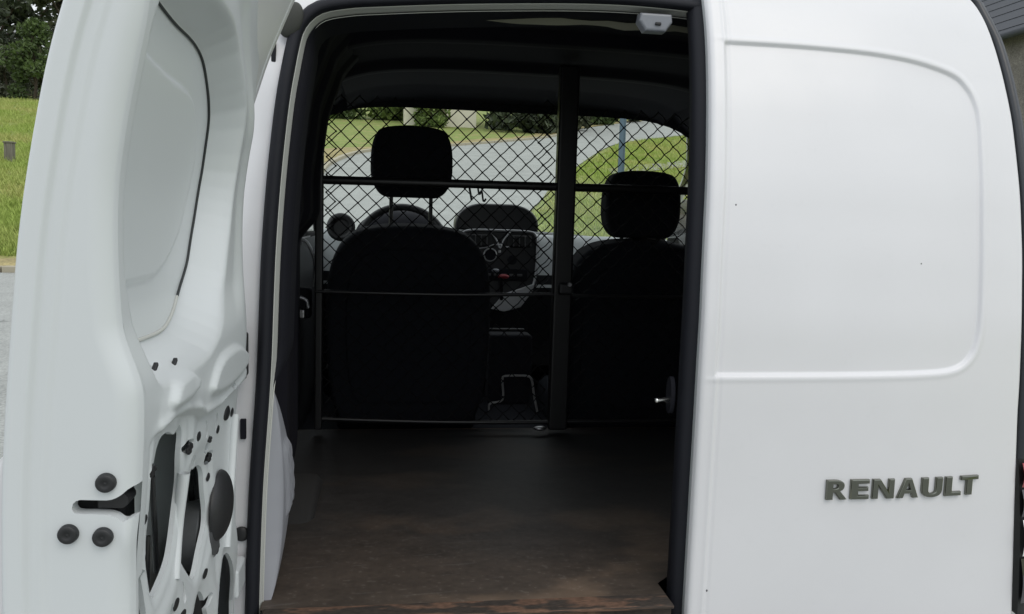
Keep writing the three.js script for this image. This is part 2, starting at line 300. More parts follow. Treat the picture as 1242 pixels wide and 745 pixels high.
function windowOn(o, x, y, z, w, h, ry) {
  const f = sub('window', o); f.position.set(x, y, z); f.rotation.y = ry;
  part('frame', f, M_whiteTrim, box(w + .12, .07, .1, 0, h / 2 + .035, 0, .01), box(w + .12, .07, .1, 0, -h / 2 - .035, 0, .01), box(.07, h, .1, -w / 2 - .025, 0, 0, .01), box(.07, h, .1, w / 2 + .025, 0, 0, .01), box(.05, h, .08, 0, 0, 0, .01));
  part('pane', f, M_pane, box(w, h, .02, 0, 0, 0)); part('sill', f, M_whiteTrim, box(w + .24, .05, .2, 0, -h / 2 - .09, .06, .01));
}
function houseWalls(o, mat, w, d, h, rise) {
  const s = new THREE.Shape([[-w / 2, -1], [w / 2, -1], [w / 2, h], [0, h + rise], [-w / 2, h]].map((p) => new THREE.Vector2(...p)));
  part('wall', o, mat, new THREE.ExtrudeGeometry(s, { depth: d, bevelEnabled: false }).translate(0, 0, -d / 2));
}
{
  const o = thing('house', 'cream rendered house at the top of the road, seen through the grille', 'house', [3.6 + CAMX, hill(66), CAMZ - 67]);
  houseWalls(o, M_cream, 5.4, 8, 3.4, 1.8); const r = sub('roof', o); gable(5.4, 8, 3.4, 1.8, .35, 9, M_tile, r);
  windowOn(o, 1.2, 1.7, 4.02, 1.0, 1.1, 0); windowOn(o, -1.2, 1.7, 4.02, 1.0, 1.1, 0); part('door', o, std([.16, .12, .09], .6), box(.9, 2, .08, 0, 1, 4.02, .01));
}
const M_rough = std(1, .95, 0, { color: lin(1, 1, 1), map: tex(256, 256, (x, y) => { const n = fbm(x * 8, y * 8, 31, 4, 8), m = noise(x * 110, y * 110, 33, 110); const k = (.6 + .5 * n) * (.6 + .8 * m); return [.20 * k, .185 * k, .17 * k]; }, true) });
{
  const o = thing('roughcast_house', 'grey brown roughcast house with slate roof at the top corner beyond the closed door', 'house', [12.7, 0, -12.4]);
  houseWalls(o, M_rough, 6.2, 10, 4.6, 2.6); const r = sub('roof', o); gable(6.2, 10, 4.6, 2.6, .22, 12, M_slate, r);
  windowOn(o, -3.12, 3.75, 2.25, .6, .6, -Math.PI / 2); windowOn(o, -3.12, 1.4, -1.2, 1, 1.1, -Math.PI / 2); windowOn(o, -3.12, 3.72, -2.6, .9, .75, -Math.PI / 2);
  part('gutter', o, M_slate, cyl(.06, .06, 10.4, -3.34, 4.5, 0, 'z', 10)); part('door', o, std([.06, .07, .10], .5), box(.08, 2, .9, -3.12, 1, 2.4, .01));
}
{
  const o = thing('metal_pole', 'blue grey metal pole standing on the grass verge ahead, seen through the grille', 'pole', [5.62 + CAMX, hill(20) - .1, CAMZ - 20]), m = std([.10, .15, .20], .45, .3);
  part('shaft', o, m, cyl(.085, .075, 6.2, 0, 3.1, 0)); part('collar', o, m, cyl(.11, .11, .5, 0, .35, 0)); part('cap', o, m, new THREE.SphereGeometry(.08, 16, 10).translate(0, 6.2, 0));
}
{
  const o = thing('wooden_post', 'short weathered square post standing alone in the grass field', 'post', [-13.0 + CAMX, hill(31) - .1, CAMZ - 31]), m = std(1, .95, 0, { color: lin(1, 1, 1), map: tex(64, 128, (x, y) => { const k = .5 + .8 * fbm(x * 12, y * 3, 67, 3); return [.17 * k, .16 * k, .13 * k]; }, true) });
  part('shaft', o, m, box(.27, .7, .27, 0, .35, 0, .02)); part('cap', o, m, box(.31, .06, .31, 0, .73, 0, .015));
}

// ================================================================ THE VAN (rear face at z = 0, front towards -z)
const van = thing('panel_van', 'white panel van with its rear door wide open on a caged dark cabin', 'van');
const rake = smoothTab([[.3, .0], [.95, 0], [1.07, -.005], [1.21, -.02], [1.33, -.04], [1.41, -.06], [1.5, -.085], [1.6, -.12], [1.68, -.155], [1.8, -.22]], .03);
const sideX = smoothTab([[.2, .77], [.35, .80], [.6, .828], [1.0, .832], [1.2, .825], [1.5, .79], [1.66, .75], [1.74, .70], [1.80, .64]], .04);

// -- rear opening: contour (x, y) of the seal's outer edge, mirrored about the centre
const half = [[-.719, .45], [-.717, .53], [-.710, .752], [-.696, .974], [-.690, 1.189], [-.682, 1.34], [-.670, 1.481], [-.659, 1.543], [-.642, 1.592], [-.610, 1.626], [-.56, 1.642], [-.49, 1.652], [-.278, 1.674], [0, 1.69]];
const full = [...half, ...half.slice(0, -1).reverse().map(([x, y]) => [-x, y])];
const cc = new THREE.CatmullRomCurve3(full.map(([x, y]) => V(x, y, 0)), false, 'centripetal');
const NC = 220, CP = cc.getSpacedPoints(NC), CT = CP.map((_, i) => { const a = CP[Math.max(0, i - 1)], b = CP[Math.min(NC, i + 1)]; return V(b.x - a.x, b.y - a.y, 0).normalize(); });
const ring = (off, dz) => CP.map((p, i) => { const o = (typeof off === 'function' ? off(p.y) : off) + (off === -.03 ? 0 : .010 * ss(1.64, 1.5, p.y)), x = p.x + CT[i].y * o, y = p.y - CT[i].x * o; return [x, y, rake(y) + dz]; });   // off > 0 goes inwards
const bodyFrame = sub('rear_frame', van);
const outline = (dz, k) => CP.map((p, i) => { const y0 = p.y - CT[i].x * -.075, y = Math.min(1.775, y0 + (p.y > 1.6 ? .02 : 0)); const sx = sideX(y) - k; const x = Math.abs(p.x) > .56 ? Math.sign(p.x) * Math.min(sx, Math.abs(p.x) + .1) : p.x; return [x, y, rake(y) + dz]; });
part('pillar_panel', bodyFrame, M.paint, strips([outline(-.11, 0), outline(-.06, .006), ring(-.03, -.046), ring(-.006, -.05)], false));
const deep = (off, extra) => { const r = ring(off, 0); return r.map(([x, y, z]) => [x, y, z + lerp(lerp(-.064, -.092, ss(.93, 1.0, y)), -.088, ss(1.5, 1.62, y)) + extra * ss(.93, 1.0, y)]); };
const lowIn = (o, top) => (y) => lerp(.0165, lerp(o, top, ss(1.55, 1.63, y)), ss(.93, 1.0, y));
part('door_rebate', bodyFrame, M.flange, strips([ring(.006, -.052), ring(.0125, -.052), ring(.0145, -.055), deep(.0155, 0), deep(.019, -.003)], false));
part('opening_seal', bodyFrame, M.rubber, strips([ring(-.010, -.052), ring(-.0095, -.036), ring(-.003, -.028), ring(.006, -.028), ring(.0120, -.036), ring(.0130, -.056)], false));
part('opening_trim', bodyFrame, M.trim, strips([deep(.0162, -.001), deep(lowIn(.022, .0175), .002), deep(lowIn(.034, .0185), -.02), deep(lowIn(.03, .0185), -.14)], false));
{ // dusty strip of bare sheet behind the top of the opening
  const g = grid(60, 2, (u, v) => { const x = lerp(-.54, .56, u), y = 1.670 - .022 * Math.pow(x / .56, 2) - .004 * (noise(u * 30, 2, 3)) - v * .011 * (.5 + noise(u * 14, 5, 9)); return [x, y, -.30 - v * .006 - .003 * Math.sin(u * 31)]; });
  part('header_strip', bodyFrame, std([.15, .15, .11], .8, 0, { map: paintTex }), g);
}

// -- outer skin: sides, roof, bonnet, glass
const axle = [-.62, -2.98], wr = .34;
const arch = (z) => { let y = .3; for (const a of axle) { const d = Math.abs(z - a); if (d < wr) y = Math.max(y, .3 + Math.sqrt(wr * wr - d * d)); } return y; };
for (const s of [-1, 1]) {
  const side = (z0, z1, lo, hi, n = 40) => grid(n, 20, (u, v) => { const z = lerp(z0, z1, u), a = lo(z), b = hi(z), y = lerp(a, b, v), zz = z0 > -.12 ? z + rake(y) * (1 - ss(0, .35, u)) : z; return [s * (sideX(y) - .10 * ss(-2.7, -3.6, z)), y, zz, z, y]; });
  part('side_panel', van, M.paint, side(-.11, -1.33, arch, () => 1.77, 60), side(-1.33, -1.95, () => 1.62, () => 1.77, 20));
  part('cab_door', van, M.paint, side(-1.335, -2.42, () => .3, () => 1.16, 30));
  part('wing', van, M.paint, side(-2.425, -3.62, arch, (z) => tab(z, [[-3.62, .82], [-3.4, .95], [-2.8, 1.13], [-2.42, 1.16]]), 60));
  const winHi = (z) => tab(z, [[-2.60, 1.17], [-2.07, 1.45], [-1.93, 1.62], [-1.35, 1.62]]);
  part('cab_window', van, M.glass, grid(20, 10, (u, v) => { const z = lerp(-1.345, -2.60, u), y = lerp(1.165, winHi(z), v); return [s * (sideX(y) - .012), y, z]; }));
  part('windscreen_pillar', van, M.paint, tube([[s * .752, 1.72, -1.90], [s * .808, 1.45, -2.07], [s * .825, 1.17, -2.62]], .022, 10));
  part('pillar_trim', van, M.trim, tube([[s * .747, 1.70, -1.885], [s * .802, 1.45, -2.06], [s * .815, 1.17, -2.60]], .016, 10));
  part('door_trim', van, M.dashDark, grid(20, 12, (u, v) => { const y = lerp(.42, 1.165, v), z = lerp(-1.2, -2.75, u); return [s * (.785 - .03 * Math.sin(v * 3)), y, z]; }));
  part('door_mirror', van, M.blackPlastic, box(.2, .26, .12, s * .96, 1.25, -2.42, .05), box(.14, .04, .05, s * .85, 1.16, -2.44, .01));
  part('rub_strip', van, M.blackPlastic, box(.02, .09, 1.0, s * .832, .62, -1.85, .008));
}
part('roof', van, M.paint, grid(40, 40, (u, v) => { const x = lerp(-.70, .70, u), c = 1 - Math.pow(Math.abs(x) / .70, 3), e = lerp(0, 1, v), z0 = -.31, z = lerp(z0, -1.92, e); return [x, 1.755 + .075 * c * ss(0, .12, e) + .012 * c - .03 * ss(.85, 1, e) * c, z]; }));
part('bonnet', van, M.paint, grid(30, 24, (u, v) => { const k = lerp(-1, 1, u), z = lerp(-2.78, -3.66, v), hw = tab(z, [[-3.66, .66], [-3.4, .715], [-2.78, .81]]), y = tab(z, [[-3.66, .80], [-3.4, .96], [-2.78, 1.16]]) + .05 * (1 - k * k); return [k * hw, y, z]; }));
part('windscreen', van, M.glass, grid(24, 16, (u, v) => { const k = lerp(-1, 1, u), y = lerp(1.165, 1.735, v); return [k * tab(y, [[1.165, .82], [1.45, .80], [1.735, .745]]), y, tab(y, [[1.165, -2.66], [1.45, -2.07], [1.735, -1.90]]) - .06 * (1 - k * k) * lerp(1, .5, v)]; }));
{
  const nose = sub('nose', van);
  part('bumper', nose, M.paint, grid(30, 16, (u, v) => { const k = lerp(-1, 1, u), y = lerp(.22, .80, v); return [k * .71, y, -3.66 - .16 * (1 - k * k) - .05 * Math.sin(v * 3.1)]; }));
  part('grille', nose, M.blackPlastic, box(.7, .1, .05, 0, .70, -3.85, .02), box(.9, .12, .05, 0, .40, -3.86, .02));
  for (const s of [-1, 1]) part('headlight', nose, M.headlamp, box(.26, .22, .1, s * .56, .80, -3.69, .05, [0, s * .35, 0]));
}
part('underbody', van, M.trim, box(1.5, .1, 3.5, 0, .36, -1.85, .02), box(1.36, .14, 1.2, 0, .42, -.68, .02));
{
  const build = () => {
    const w = new THREE.Group(); w.name = 'wheel';
    const prof = [[.19, -.09], [.28, -.095], [.297, -.08], [.302, 0], [.297, .08], [.28, .095], [.19, .09]].map((p) => new THREE.Vector2(...p));
    part('tyre', w, M.tyre, new THREE.LatheGeometry(prof, 40).rotateZ(Math.PI / 2)); part('rim', w, M.silver, cyl(.2, .2, .12, 0, 0, 0, 'x', 32)); part('hub', w, M.silver, cyl(.06, .06, .15, 0, 0, 0, 'x', 20)); return w;
  };
  const w = build(); let first = true; for (const s of [-1, 1]) for (const z of axle) { const q = first ? w : w.clone(); first = false; q.position.set(s * .73, .3, z); van.add(q); }
}
part('rear_bumper', van, M.blackPlastic, grid(40, 12, (u, v) => { const k = lerp(-1, 1, u), a = v * Math.PI; return [k * .83, .30 + .09 * -Math.cos(a) + .05, .02 + .07 * Math.sin(a) - .10 * Math.pow(Math.abs(k), 8)]; }), box(1.6, .16, .06, 0, .32, -.04, .02));
// corner trim and tail lamps
for (const s of [-1, 1]) {
  const bE = (y) => tab(y, [[.47, .818], [.727, .795], [.8, .789], [.898, .782], [1.06, .777], [1.474, .775], [1.56, .770], [1.65, .762], [1.742, .737], [1.775, .69]]);
  const pr = [[.0025, -.045], [.003, -.012], [.010, -.004], [.022, -.006], [.032, -.018], [.037, -.042], [.030, -.11], [-.01, -.17]];
  part('corner_trim', van, M.cornerTrim, grid(pr.length - 1, 50, (u, v) => { const y = lerp(.80, 1.775, v), b = bE(y), [dx, dz] = pr[Math.round(u * (pr.length - 1))]; return [s * (b + dx), y, rake(y) - .025 * Math.pow((b - .45) / .3, 2) + dz]; }));
  const t = sub('tail_lamp', van), f = (y0, y1, q) => grid(14, 10, (u, v) => { const y = lerp(y0, y1, v), e = .006 * Math.sin(v * Math.PI); return [s * (bE(y) + .003 + .06 * u), y, -.030 + q + e - .10 * Math.pow(u, 4) - .01 * u]; });
  part('housing', t, M.blackPlastic, f(.44, .80, -.006)); part('brake_lens', t, M.redLens, f(.745, .795, .004)); part('smoked_lens', t, M.smokeLens, f(.682, .740, .004));
  part('reverse_lens', t, M.clearLens, f(.602, .678, .008)); part('lower_lens', t, M.smokeLens, f(.50, .595, .004));
}

// -- closed rear door
const doorR = sub('rear_door', van, 'closed rear door with a pressed window panel and a badge');
{
  const Redge = smoothTab([[.40, .822], [.47, .816], [.727, .793], [.898, .78], [1.064, .775], [1.308, .774], [1.474, .773], [1.559, .768], [1.648, .76], [1.70, .752], [1.742, .735], [1.775, .69]], .02);
  const Ledge = smoothTab([[.4, .092], [.985, .095], [1.211, .102], [1.6, .126], [1.68, .129], [1.78, .131]], .05);
  const win = polySDF(smoothPoly([[.06, 1.602], [.149, 1.6015], [.291, 1.603], [.446, 1.599], [.552, 1.588], [.625, 1.570], [.653, 1.556], [.676, 1.526], [.686, 1.484], [.680, 1.39], [.674, 1.304], [.671, 1.2], [.669, 1.10], [.665, 1.052], [.653, 1.014], [.625, .990], [.579, .981], [.40, .977], [.125, .975], [.06, .975]], 2));
  const surf = (x, y) => {
    const d = win(x, y), bump = .0012 * Math.exp(-Math.pow((d + .006) / .005, 2)) * ss(.0, .03, x - Ledge(y));
    const crown = .025 * Math.pow(Math.max(0, (x - .45) / .3), 2), belly = .010 * (1 - Math.pow((y - .8) / .6, 2)) * ss(.5, .9, y);
    let z = rake(y) - crown + bump - .0065 * ss(-.001, .0058, d) * ss(.026, .034, x - Ledge(y));
    z += .0016 * Math.exp(-Math.pow((x - Ledge(y) - .030) / .004, 2)) - .0012 * Math.exp(-Math.pow((x - Ledge(y) - .038) / .004, 2));
    return z;
  };
  const skin = grid(330, 560, (u, v) => {
    const y = lerp(.43, 1.775, v), a = Ledge(y), b = Redge(y), e0 = .012, x = lerp(a, b, u), d0 = x - a, d1 = b - x;
    const fold = (d) => d < e0 ? e0 - Math.sqrt(Math.max(0, e0 * e0 - (e0 - d) * (e0 - d))) : 0;
    return [x, y, surf(x, y) - fold(d0) - fold(d1), x, y];
  });
  part('outer_panel', doorR, M.paint, skin);
  const ret = (f, q) => strips([0, .012, .03].map((t, k) => { const r = []; for (let i = 0; i <= 80; i++) { const y = lerp(.43, 1.775, i / 80); r.push(f(y, k, t)); } return r; }), false);
  part('edge_return', doorR, M.innerPaint, ret((y, k, t) => [Ledge(y) + [0, .001, .004][k], y, rake(y) - .012 - t]));
  part('edge_return', doorR, M.innerPaint, ret((y, k, t) => [Redge(y) - [0, .001, .004][k], y, surf(Redge(y) - .001, y) - .012 - t]));
  // leading-edge seal and the dark inner lining of the door
  part('edge_seal', doorR, M.rubber, strips([[.014, -.030], [.004, -.027], [-.012, -.030], [-.019, -.042], [-.019, -.062], [-.008, -.075], [.012, -.078]].map(([dx, dz]) => { const r = []; for (let i = 0; i <= 60; i++) { const y = lerp(.40, 1.70, i / 60); r.push([Ledge(y) + dx, y, rake(y) + dz]); } return r; }), false));
  part('inner_lining', doorR, M.lining, grid(20, 40, (u, v) => { const y = lerp(.5, 1.69, v), x = lerp(Ledge(y) - .005, .66, u); return [x, y, rake(y) - .085 - .02 * ss(0, .15, u)]; }), grid(2, 40, (u, v) => { const y = lerp(.5, 1.69, v); return [Ledge(y) - .005 + .012 * (1 - u), y, rake(y) - lerp(.075, .085, u)]; }));
  const st = part('lock_plate', doorR, M.trim, new THREE.CylinderGeometry(1, 1, .008, 28).scale(.016, 1, .036).rotateZ(Math.PI / 2).rotateX(.0).translate(.0, 0, 0).rotateX(Math.PI / 2).translate(.067, .925, -.075));
  part('lock_pin', doorR, M.chrome, bar([.066, .918, -.07], [.036, .917, -.062], .0045, 12), bar([.066, .910, -.07], [.05, .917, -.064], .003, 8), new THREE.SphereGeometry(.005, 10, 8).translate(.036, .917, -.062));
  for (const [x, y, r] of [[.536, 1.19, .0013], [.162, 1.29, .0015], [.131, .565, .0020]]) part('chip', doorR, M.gear, new THREE.SphereGeometry(r, 8, 6).scale(1, 1.2, .3).translate(x, y, surf(x, y) + .0002));
  const font = await new FontLoader().loadAsync('fonts/droid/droid_sans_bold.typeface.json');
  let cx = 0; const gl = [], W = { R: .80, E: .72, N: .86, A: .86, U: .86, L: .70, T: .78 };
  for (const ch of 'RENAULT') { const g = new TextGeometry(ch, { font, size: 1, depth: .12, curveSegments: 8, bevelEnabled: true, bevelThickness: .16, bevelSize: .045, bevelOffset: -.02, bevelSegments: 4 }); g.computeBoundingBox(); const b = g.boundingBox, w = b.max.x - b.min.x; g.translate(-b.min.x, 0, 0).scale(W[ch] / w, 1, 1).translate(cx, 0, 0); cx += W[ch] * (ch === 'L' ? .98 : 1) + (ch === 'L' ? -.02 : .13); gl.push(g); }
  const bg = merge(gl); bg.computeBoundingBox(); const bb = bg.boundingBox; bg.translate(-bb.min.x, -bb.min.y, 0).scale(.329 / (bb.max.x - bb.min.x), .0395 / (bb.max.y - bb.min.y), .022).translate(.356, .738, 0);
  const bp = bg.attributes.position; for (let i = 0; i < bp.count; i++) bp.setZ(i, bp.getZ(i) + surf(bp.getX(i), bp.getY(i)) + .001);
  bg.computeVertexNormals(); part('badge', doorR, M.darkChrome, bg);
}

// -- open rear door: swung square to the van, hinge side by the pillar, lock edge towards the camera
const doorL = sub('rear_door', van, 'open rear door with its inner panel removed and lock edge towards the viewer');
{
  const ZF = .765, outX = smoothTab([[.4, -.757], [.95, -.7605], [1.029, -.7585], [1.064, -.756], [1.092, -.754], [1.155, -.748], [1.216, -.742], [1.264, -.735], [1.318, -.725], [1.36, -.716], [1.394, -.706], [1.5, -.672], [1.6, -.63], [1.7, -.58]], .02);
  const inX = smoothTab([[.4, -.668], [.9, -.668], [.961, -.668], [1.027, -.662], [1.092, -.659], [1.13, -.662], [1.168, -.6655], [1.218, -.667], [1.267, -.6655], [1.321, -.657], [1.364, -.648], [1.398, -.641], [1.5, -.633], [1.6, -.622], [1.7, -.605]], .02);
  const hinX = smoothTab([[.4, -.73], [.924, -.72], [1.059, -.714], [1.192, -.706], [1.299, -.70], [1.422, -.685], [1.521, -.672], [1.608, -.654], [1.7, -.63]], .03);
  const Y0 = .46, Y1 = 1.66;
  const winP = smoothPoly([[.70, 1.452], [.545, 1.434], [.445, 1.432], [.397, 1.422], [.345, 1.385], [.318, 1.358], [.306, 1.307], [.310, 1.275], [.322, 1.244], [.345, 1.212], [.368, 1.183], [.419, 1.153], [.466, 1.134], [.522, 1.122], [.62, 1.124], [.70, 1.128]], 1), win = polySDF(winP);
  const holesP = [
    [[.682, .990], [.671, 1.026], [.656, 1.040], [.631, 1.038], [.612, 1.028], [.596, 1.036], [.585, 1.023], [.588, 1.005], [.580, .976], [.588, .954], [.601, .929], [.615, .912], [.657, .902], [.667, .906], [.679, .944], [.686, .963]],
    [[.538, .962], [.499, .967], [.470, .953], [.465, .925], [.457, .901], [.460, .885], [.481, .872], [.504, .852], [.518, .852], [.563, .895], [.568, .916], [.555, .936], [.541, .947]],
    [[.765, .935], [.722, .945], [.703, .928], [.691, .89], [.680, .84], [.68, .72], [.765, .70]],
    [[.50, .820], [.47, .80], [.42, .70], [.52, .62], [.60, .66], [.56, .75]],
    [[.36, .80], [.31, .79], [.20, .66], [.30, .60], [.40, .66]],
  ].map((p) => { const m = p.reduce((a, q) => a + q[0], 0) / p.length, c = p.reduce((a, q) => a + q[1], 0) / p.length; return smoothPoly(p.map(([z, y]) => [m + (z - m) * 1.18, c + (y - c) * 1.08]), 2); });
  const round = (z, y, rz, ry = rz) => { const p = []; for (let i = 0; i < 14; i++) p.push([z + rz * Math.cos(i / 14 * 6.283), y + ry * Math.sin(i / 14 * 6.283)]); return p; };
  const smallP = [round(.695, 1.024, .013, .006), round(.560, 1.009, .017, .006), round(.524, .977, .010, .012), round(.451, .965, .016, .008), round(.466, .984, .009, .011), round(.479, 1.005, .006, .011), round(.349, .993, .02, .009), round(.412, .997, .007, .012), round(.425, .862, .012, .007), round(.405, .837, .018, .008), round(.57, .858, .007, .012), round(.43, 1.024, .02, .004), round(.36, 1.03, .012, .004), round(.30, .94, .012, .006), round(.45, .79, .02, .008), round(.62, .85, .012, .02)];
  const big = holesP.map(polySDF), small = smallP.map(polySDF);
  const holeD = (z, y) => { let d = -1; for (const f of big) d = Math.max(d, f(z, y)); return d; };
  const allD = (z, y) => { let d = holeD(z, y); for (const f of small) d = Math.max(d, f(z, y)); return d; };
  const gs = (z, y, a, b, c, e) => Math.exp(-Math.pow((z - a) / c, 2) - Math.pow((y - b) / e, 2));
  const boss1 = polySDF(smoothPoly([[.69, 1.072], [.66, 1.098], [.60, 1.097], [.57, 1.078], [.60, 1.068]], 2)), boss2 = polySDF(smoothPoly([[.52, 1.05], [.47, 1.085], [.36, 1.085], [.27, 1.06], [.29, 1.038], [.42, 1.036]], 2)), boss3 = polySDF(smoothPoly([[.19, 1.14], [.12, 1.34], [.10, 1.34], [.10, 1.12]], 2));
  const X = (z, y) => {
    const d = win(z, y); let x = lerp(hinX(y), inX(y), ss(.02, lerp(.30, .5, ss(1.35, 1.5, y)), z));
    x -= .040 * ss(-.034, -.002, d) + .010 * ss(-.12, -.07, d) * ss(1.10, 1.16, y);
    x += .004 * ss(.002, .006, d - .05) ;
    const k = ss(.735, .66, z); x += .0065 * k * ss(-.002, .006, boss1(z, y)) + .0065 * ss(-.002, .006, boss2(z, y)) - .004 * ss(-.002, .005, boss3(z, y));
    const cr = tab(z, [[.20, 1.02], [.29, 1.02], [.338, 1.019], [.45, 1.021], [.522, 1.028], [.56, 1.042], [.615, 1.054], [.68, 1.060], [.72, 1.055]]), below = ss(.004, -.001, y - cr) * ss(.02, .10, y - .5) * ss(.735, .70, z);
    x -= .0075 * below; x += .003 * Math.exp(-Math.pow((y - cr - .007) / .004, 2)) * ss(.735, .68, z);
    const h = holeD(z, y) - .2 * ss(.70, .74, z);
    if (y < 1.12) { x -= .0025 * ss(-.010, 0, h); x += .003 * ss(-.06, -.03, h) * (1 - ss(-.03, -.012, h)); }
    
    x -= .022 * ss(.055, .03, z);                       // flange at the hinge edge
    return x;
  };
  const rim = (p) => [p[0] - .005, p[1], p[2]];
  part('inner_panel', doorL, M.innerPaint, sheet(.028, .742, 200, Y0, Y1, 380, (z, y) => [X(z, y), y, z], (z, y) => -allD(z, y), rim));
  // lock edge: outer hem, flat, rounded inner corner
  const boltP = [[-.683, 1.037], [-.711, .997], [-.686, .994]];
  const tee = polySDF(smoothPoly([[-.7085, 1.0185], [-.706, 1.0235], [-.690, 1.0228], [-.681, 1.0225], [-.674, 1.025], [-.667, 1.0315], [-.655, 1.0325], [-.655, 1.005], [-.668, 1.0065], [-.672, 1.004], [-.679, 1.0105], [-.690, 1.0118], [-.706, 1.0122], [-.7085, 1.015]], 1));
  const edgeAt = (t, y) => {                             // t 0..1 across the edge, from the outer skin to the inner panel
    const a = outX(y), b = X(.742, y), r = .018, w = b - a; const x = a + w * t, dI = b - x, dO = x - a;
    let z = ZF; if (dI < r) z -= r - Math.sqrt(Math.max(0, r * r - (r - dI) * (r - dI))); if (dO < .006) z -= .006 - Math.sqrt(Math.max(0, .000036 - (.006 - dO) * (.006 - dO)));
    z += .0035 * (1 - ss(.016, .021, dO)) + .0015 * (1 - ss(.028, .034, dO)); z -= .004 * ss(.25, .55, t) * (1 - ss(.55, .85, t)) * 0;
    z += .005 * gs(x, y, -.668, .99, .006, .02);
    return [x, y, z];
  };
  const tIn = (t, y) => outX(y) + (X(.742, y) - outX(y)) * t;
  part('lock_edge', doorL, M.innerPaint, sheet(0, 1, 56, Y0, Y1, 330, (t, y) => edgeAt(Math.pow(t, 1), y), (t, y) => -tee(tIn(t, y), y), (p) => [p[0], p[1], p[2] - .012]),
    strips([0, 1].map((k) => { const r = []; for (let i = 0; i <= 120; i++) { const y = lerp(Y0, Y1, i / 120); r.push([X(.742, y), y, k ? .7415 : ZF - .0178]); } return r; }), false));
  for (const [x, y] of boltP) { part('bolt', doorL, M.blackPlastic, new THREE.LatheGeometry([[0, .0045], [.0022, .0035], [.003, .0052], [.0062, .0052], [.0073, .0035], [.0076, 0]].map((p) => new THREE.Vector2(...p)), 28).rotateX(Math.PI / 2).translate(x, y, ZF + .0002)); }
  part('latch', doorL, M.deaden, box(.056, .06, .03, -.705, 1.015, ZF - .038, .006)); part('latch_claw', doorL, M.blackMetal, box(.02, .008, .012, -.683, 1.017, ZF - .014, .002), cyl(.006, .006, .02, -.675, 1.02, ZF - .016, 'z', 14));
  // outer skin with the stepped number-plate panel below the waist
  part('outer_panel', doorL, M.paint, grid(60, 160, (u, v) => { const y = lerp(Y0, Y1, v), z = lerp(-.02, ZF - .006, u), step = .022 * (1 - ss(1.035, 1.068, y)) * ss(.9, .6, z) ; return [outX(y) - step * ss(.766, .74, z) - .008 * ss(.2, -.02, z) * 0, y, z, z, y]; }));
  part('skin_inside', doorL, std([.85, .90, .90], .6), grid(20, 60, (u, v) => { const y = lerp(Y0 + .01, 1.10, v), z = lerp(.04, ZF - .03, u); return [outX(y) + .004, y, z]; }));
  part('plate_recess', doorL, M.paint, grid(6, 50, (u, v) => { const y = lerp(Y0, 1.07, v), a = u * 1.57; return [outX(y) - .022 * (1 - ss(1.035, 1.064, y)) * Math.cos(a) - .0005, y, ZF - .03 + .024 * Math.sin(a)]; }));
  part('top_edge', doorL, M.paint, grid(20, 4, (u, v) => { const z = lerp(-.0, ZF, u); return [lerp(outX(Y1), Math.max(X(Math.min(.742, Math.max(.028, z)), Y1), outX(Y1)), v), Y1, z]; }));
  part('hinge_edge', doorL, M.innerPaint, grid(4, 60, (u, v) => { const y = lerp(Y0, Y1, v); return [lerp(X(.028, y), outX(y) + .001, u), y, lerp(.028, .0, u)]; }));
  part('bottom_edge', doorL, M.paint, grid(20, 2, (u, v) => { const z = lerp(0, ZF, u); return [lerp(outX(Y0), -.67, v), Y0, z]; }));
  // black line of sealant round the blanked window
  const sl = []; for (const [z, y] of winP) if (z < .697 && (y > 1.147 || z < .38)) sl.push([z, y]);
  part('sealant_line', doorL, M.sealant, tube(sl.map(([z, y]) => [X(z, y) + .0015, y, z]), .0015, 6, false, 240));
  const sl2 = winP.filter(([z, y]) => y < 1.152 && z > .38 && z < .69);
  part('sealant_bead', doorL, M.flange, tube(sl2.map(([z, y]) => [X(z, y) + .001, y, z]), .002, 6, false, 60));
  // inside the door: latch gear and deadening pad behind the cut-outs
  part('deadening_pad', doorL, M.deaden, grid(20, 20, (u, v) => { const y = lerp(.55, .815 + .004 * Math.sin(u * 20), v), z = lerp(.12, .46, u); return [outX(y) + .02 + .006 * noise(u * 5, v * 5, 3), y, z]; }), box(.03, .22, .2, -.725, .70, .42, .01));
  part('latch_gear', doorL, M.gear, cyl(.040, .044, .02, -.695, .862, .425, 'x', 28), cyl(.020, .026, .016, -.68, .862, .42, 'x', 20), box(.02, .08, .10, -.728, .80, .20, .008), box(.015, .09, .05, -.73, .86, .22, .006));
  part('latch_rod', doorL, M.blackMetal, bar([-.70, .93, .60], [-.70, .70, .63], .003), bar([-.70, .88, .57], [-.695, .99, .60], .003));
  // oval dark cover, round cap and clips
  { const g = new THREE.SphereGeometry(1, 36, 24, 0, Math.PI * 2, 0, Math.PI / 2).rotateZ(-Math.PI / 2).scale(.016, .042, .050); part('oval_cover', doorL, M.blackPlastic, g.translate(X(.40, .90) + .001, .890, .398)); }
  for (const [z, y, a2] of [[.695, 1.024, .010], [.56, 1.006, .012], [.405, .837, .012], [.451, .965, .010], [.466, .99, .007]]) part('clip', doorL, M.blackPlastic, box(.003, a2 * .45, a2 * 1.9, X(z, y) + .001, y, z, .001), box(.003, a2 * .95, a2 * .8, X(z, y) + .0012, y, z, .001));
  for (const [z, y, r] of [[.31, .985, .006], [.52, 1.008, .005], [.40, .985, .005], [.445, .94, .005], [.33, .82, .006], [.60, .86, .006], [.575, .835, .007], [.47, .835, .006], [.72, .99, .004]]) part('plug', doorL, M.blackPlastic, new THREE.SphereGeometry(r, 14, 8).scale(.25, 1, 1.9).translate(X(z, y), y, z));
  part('plug', doorL, M.blackPlastic, new THREE.SphereGeometry(.009, 18, 10).scale(.35, 1, 2).translate(X(.349, .993), .993, .349));
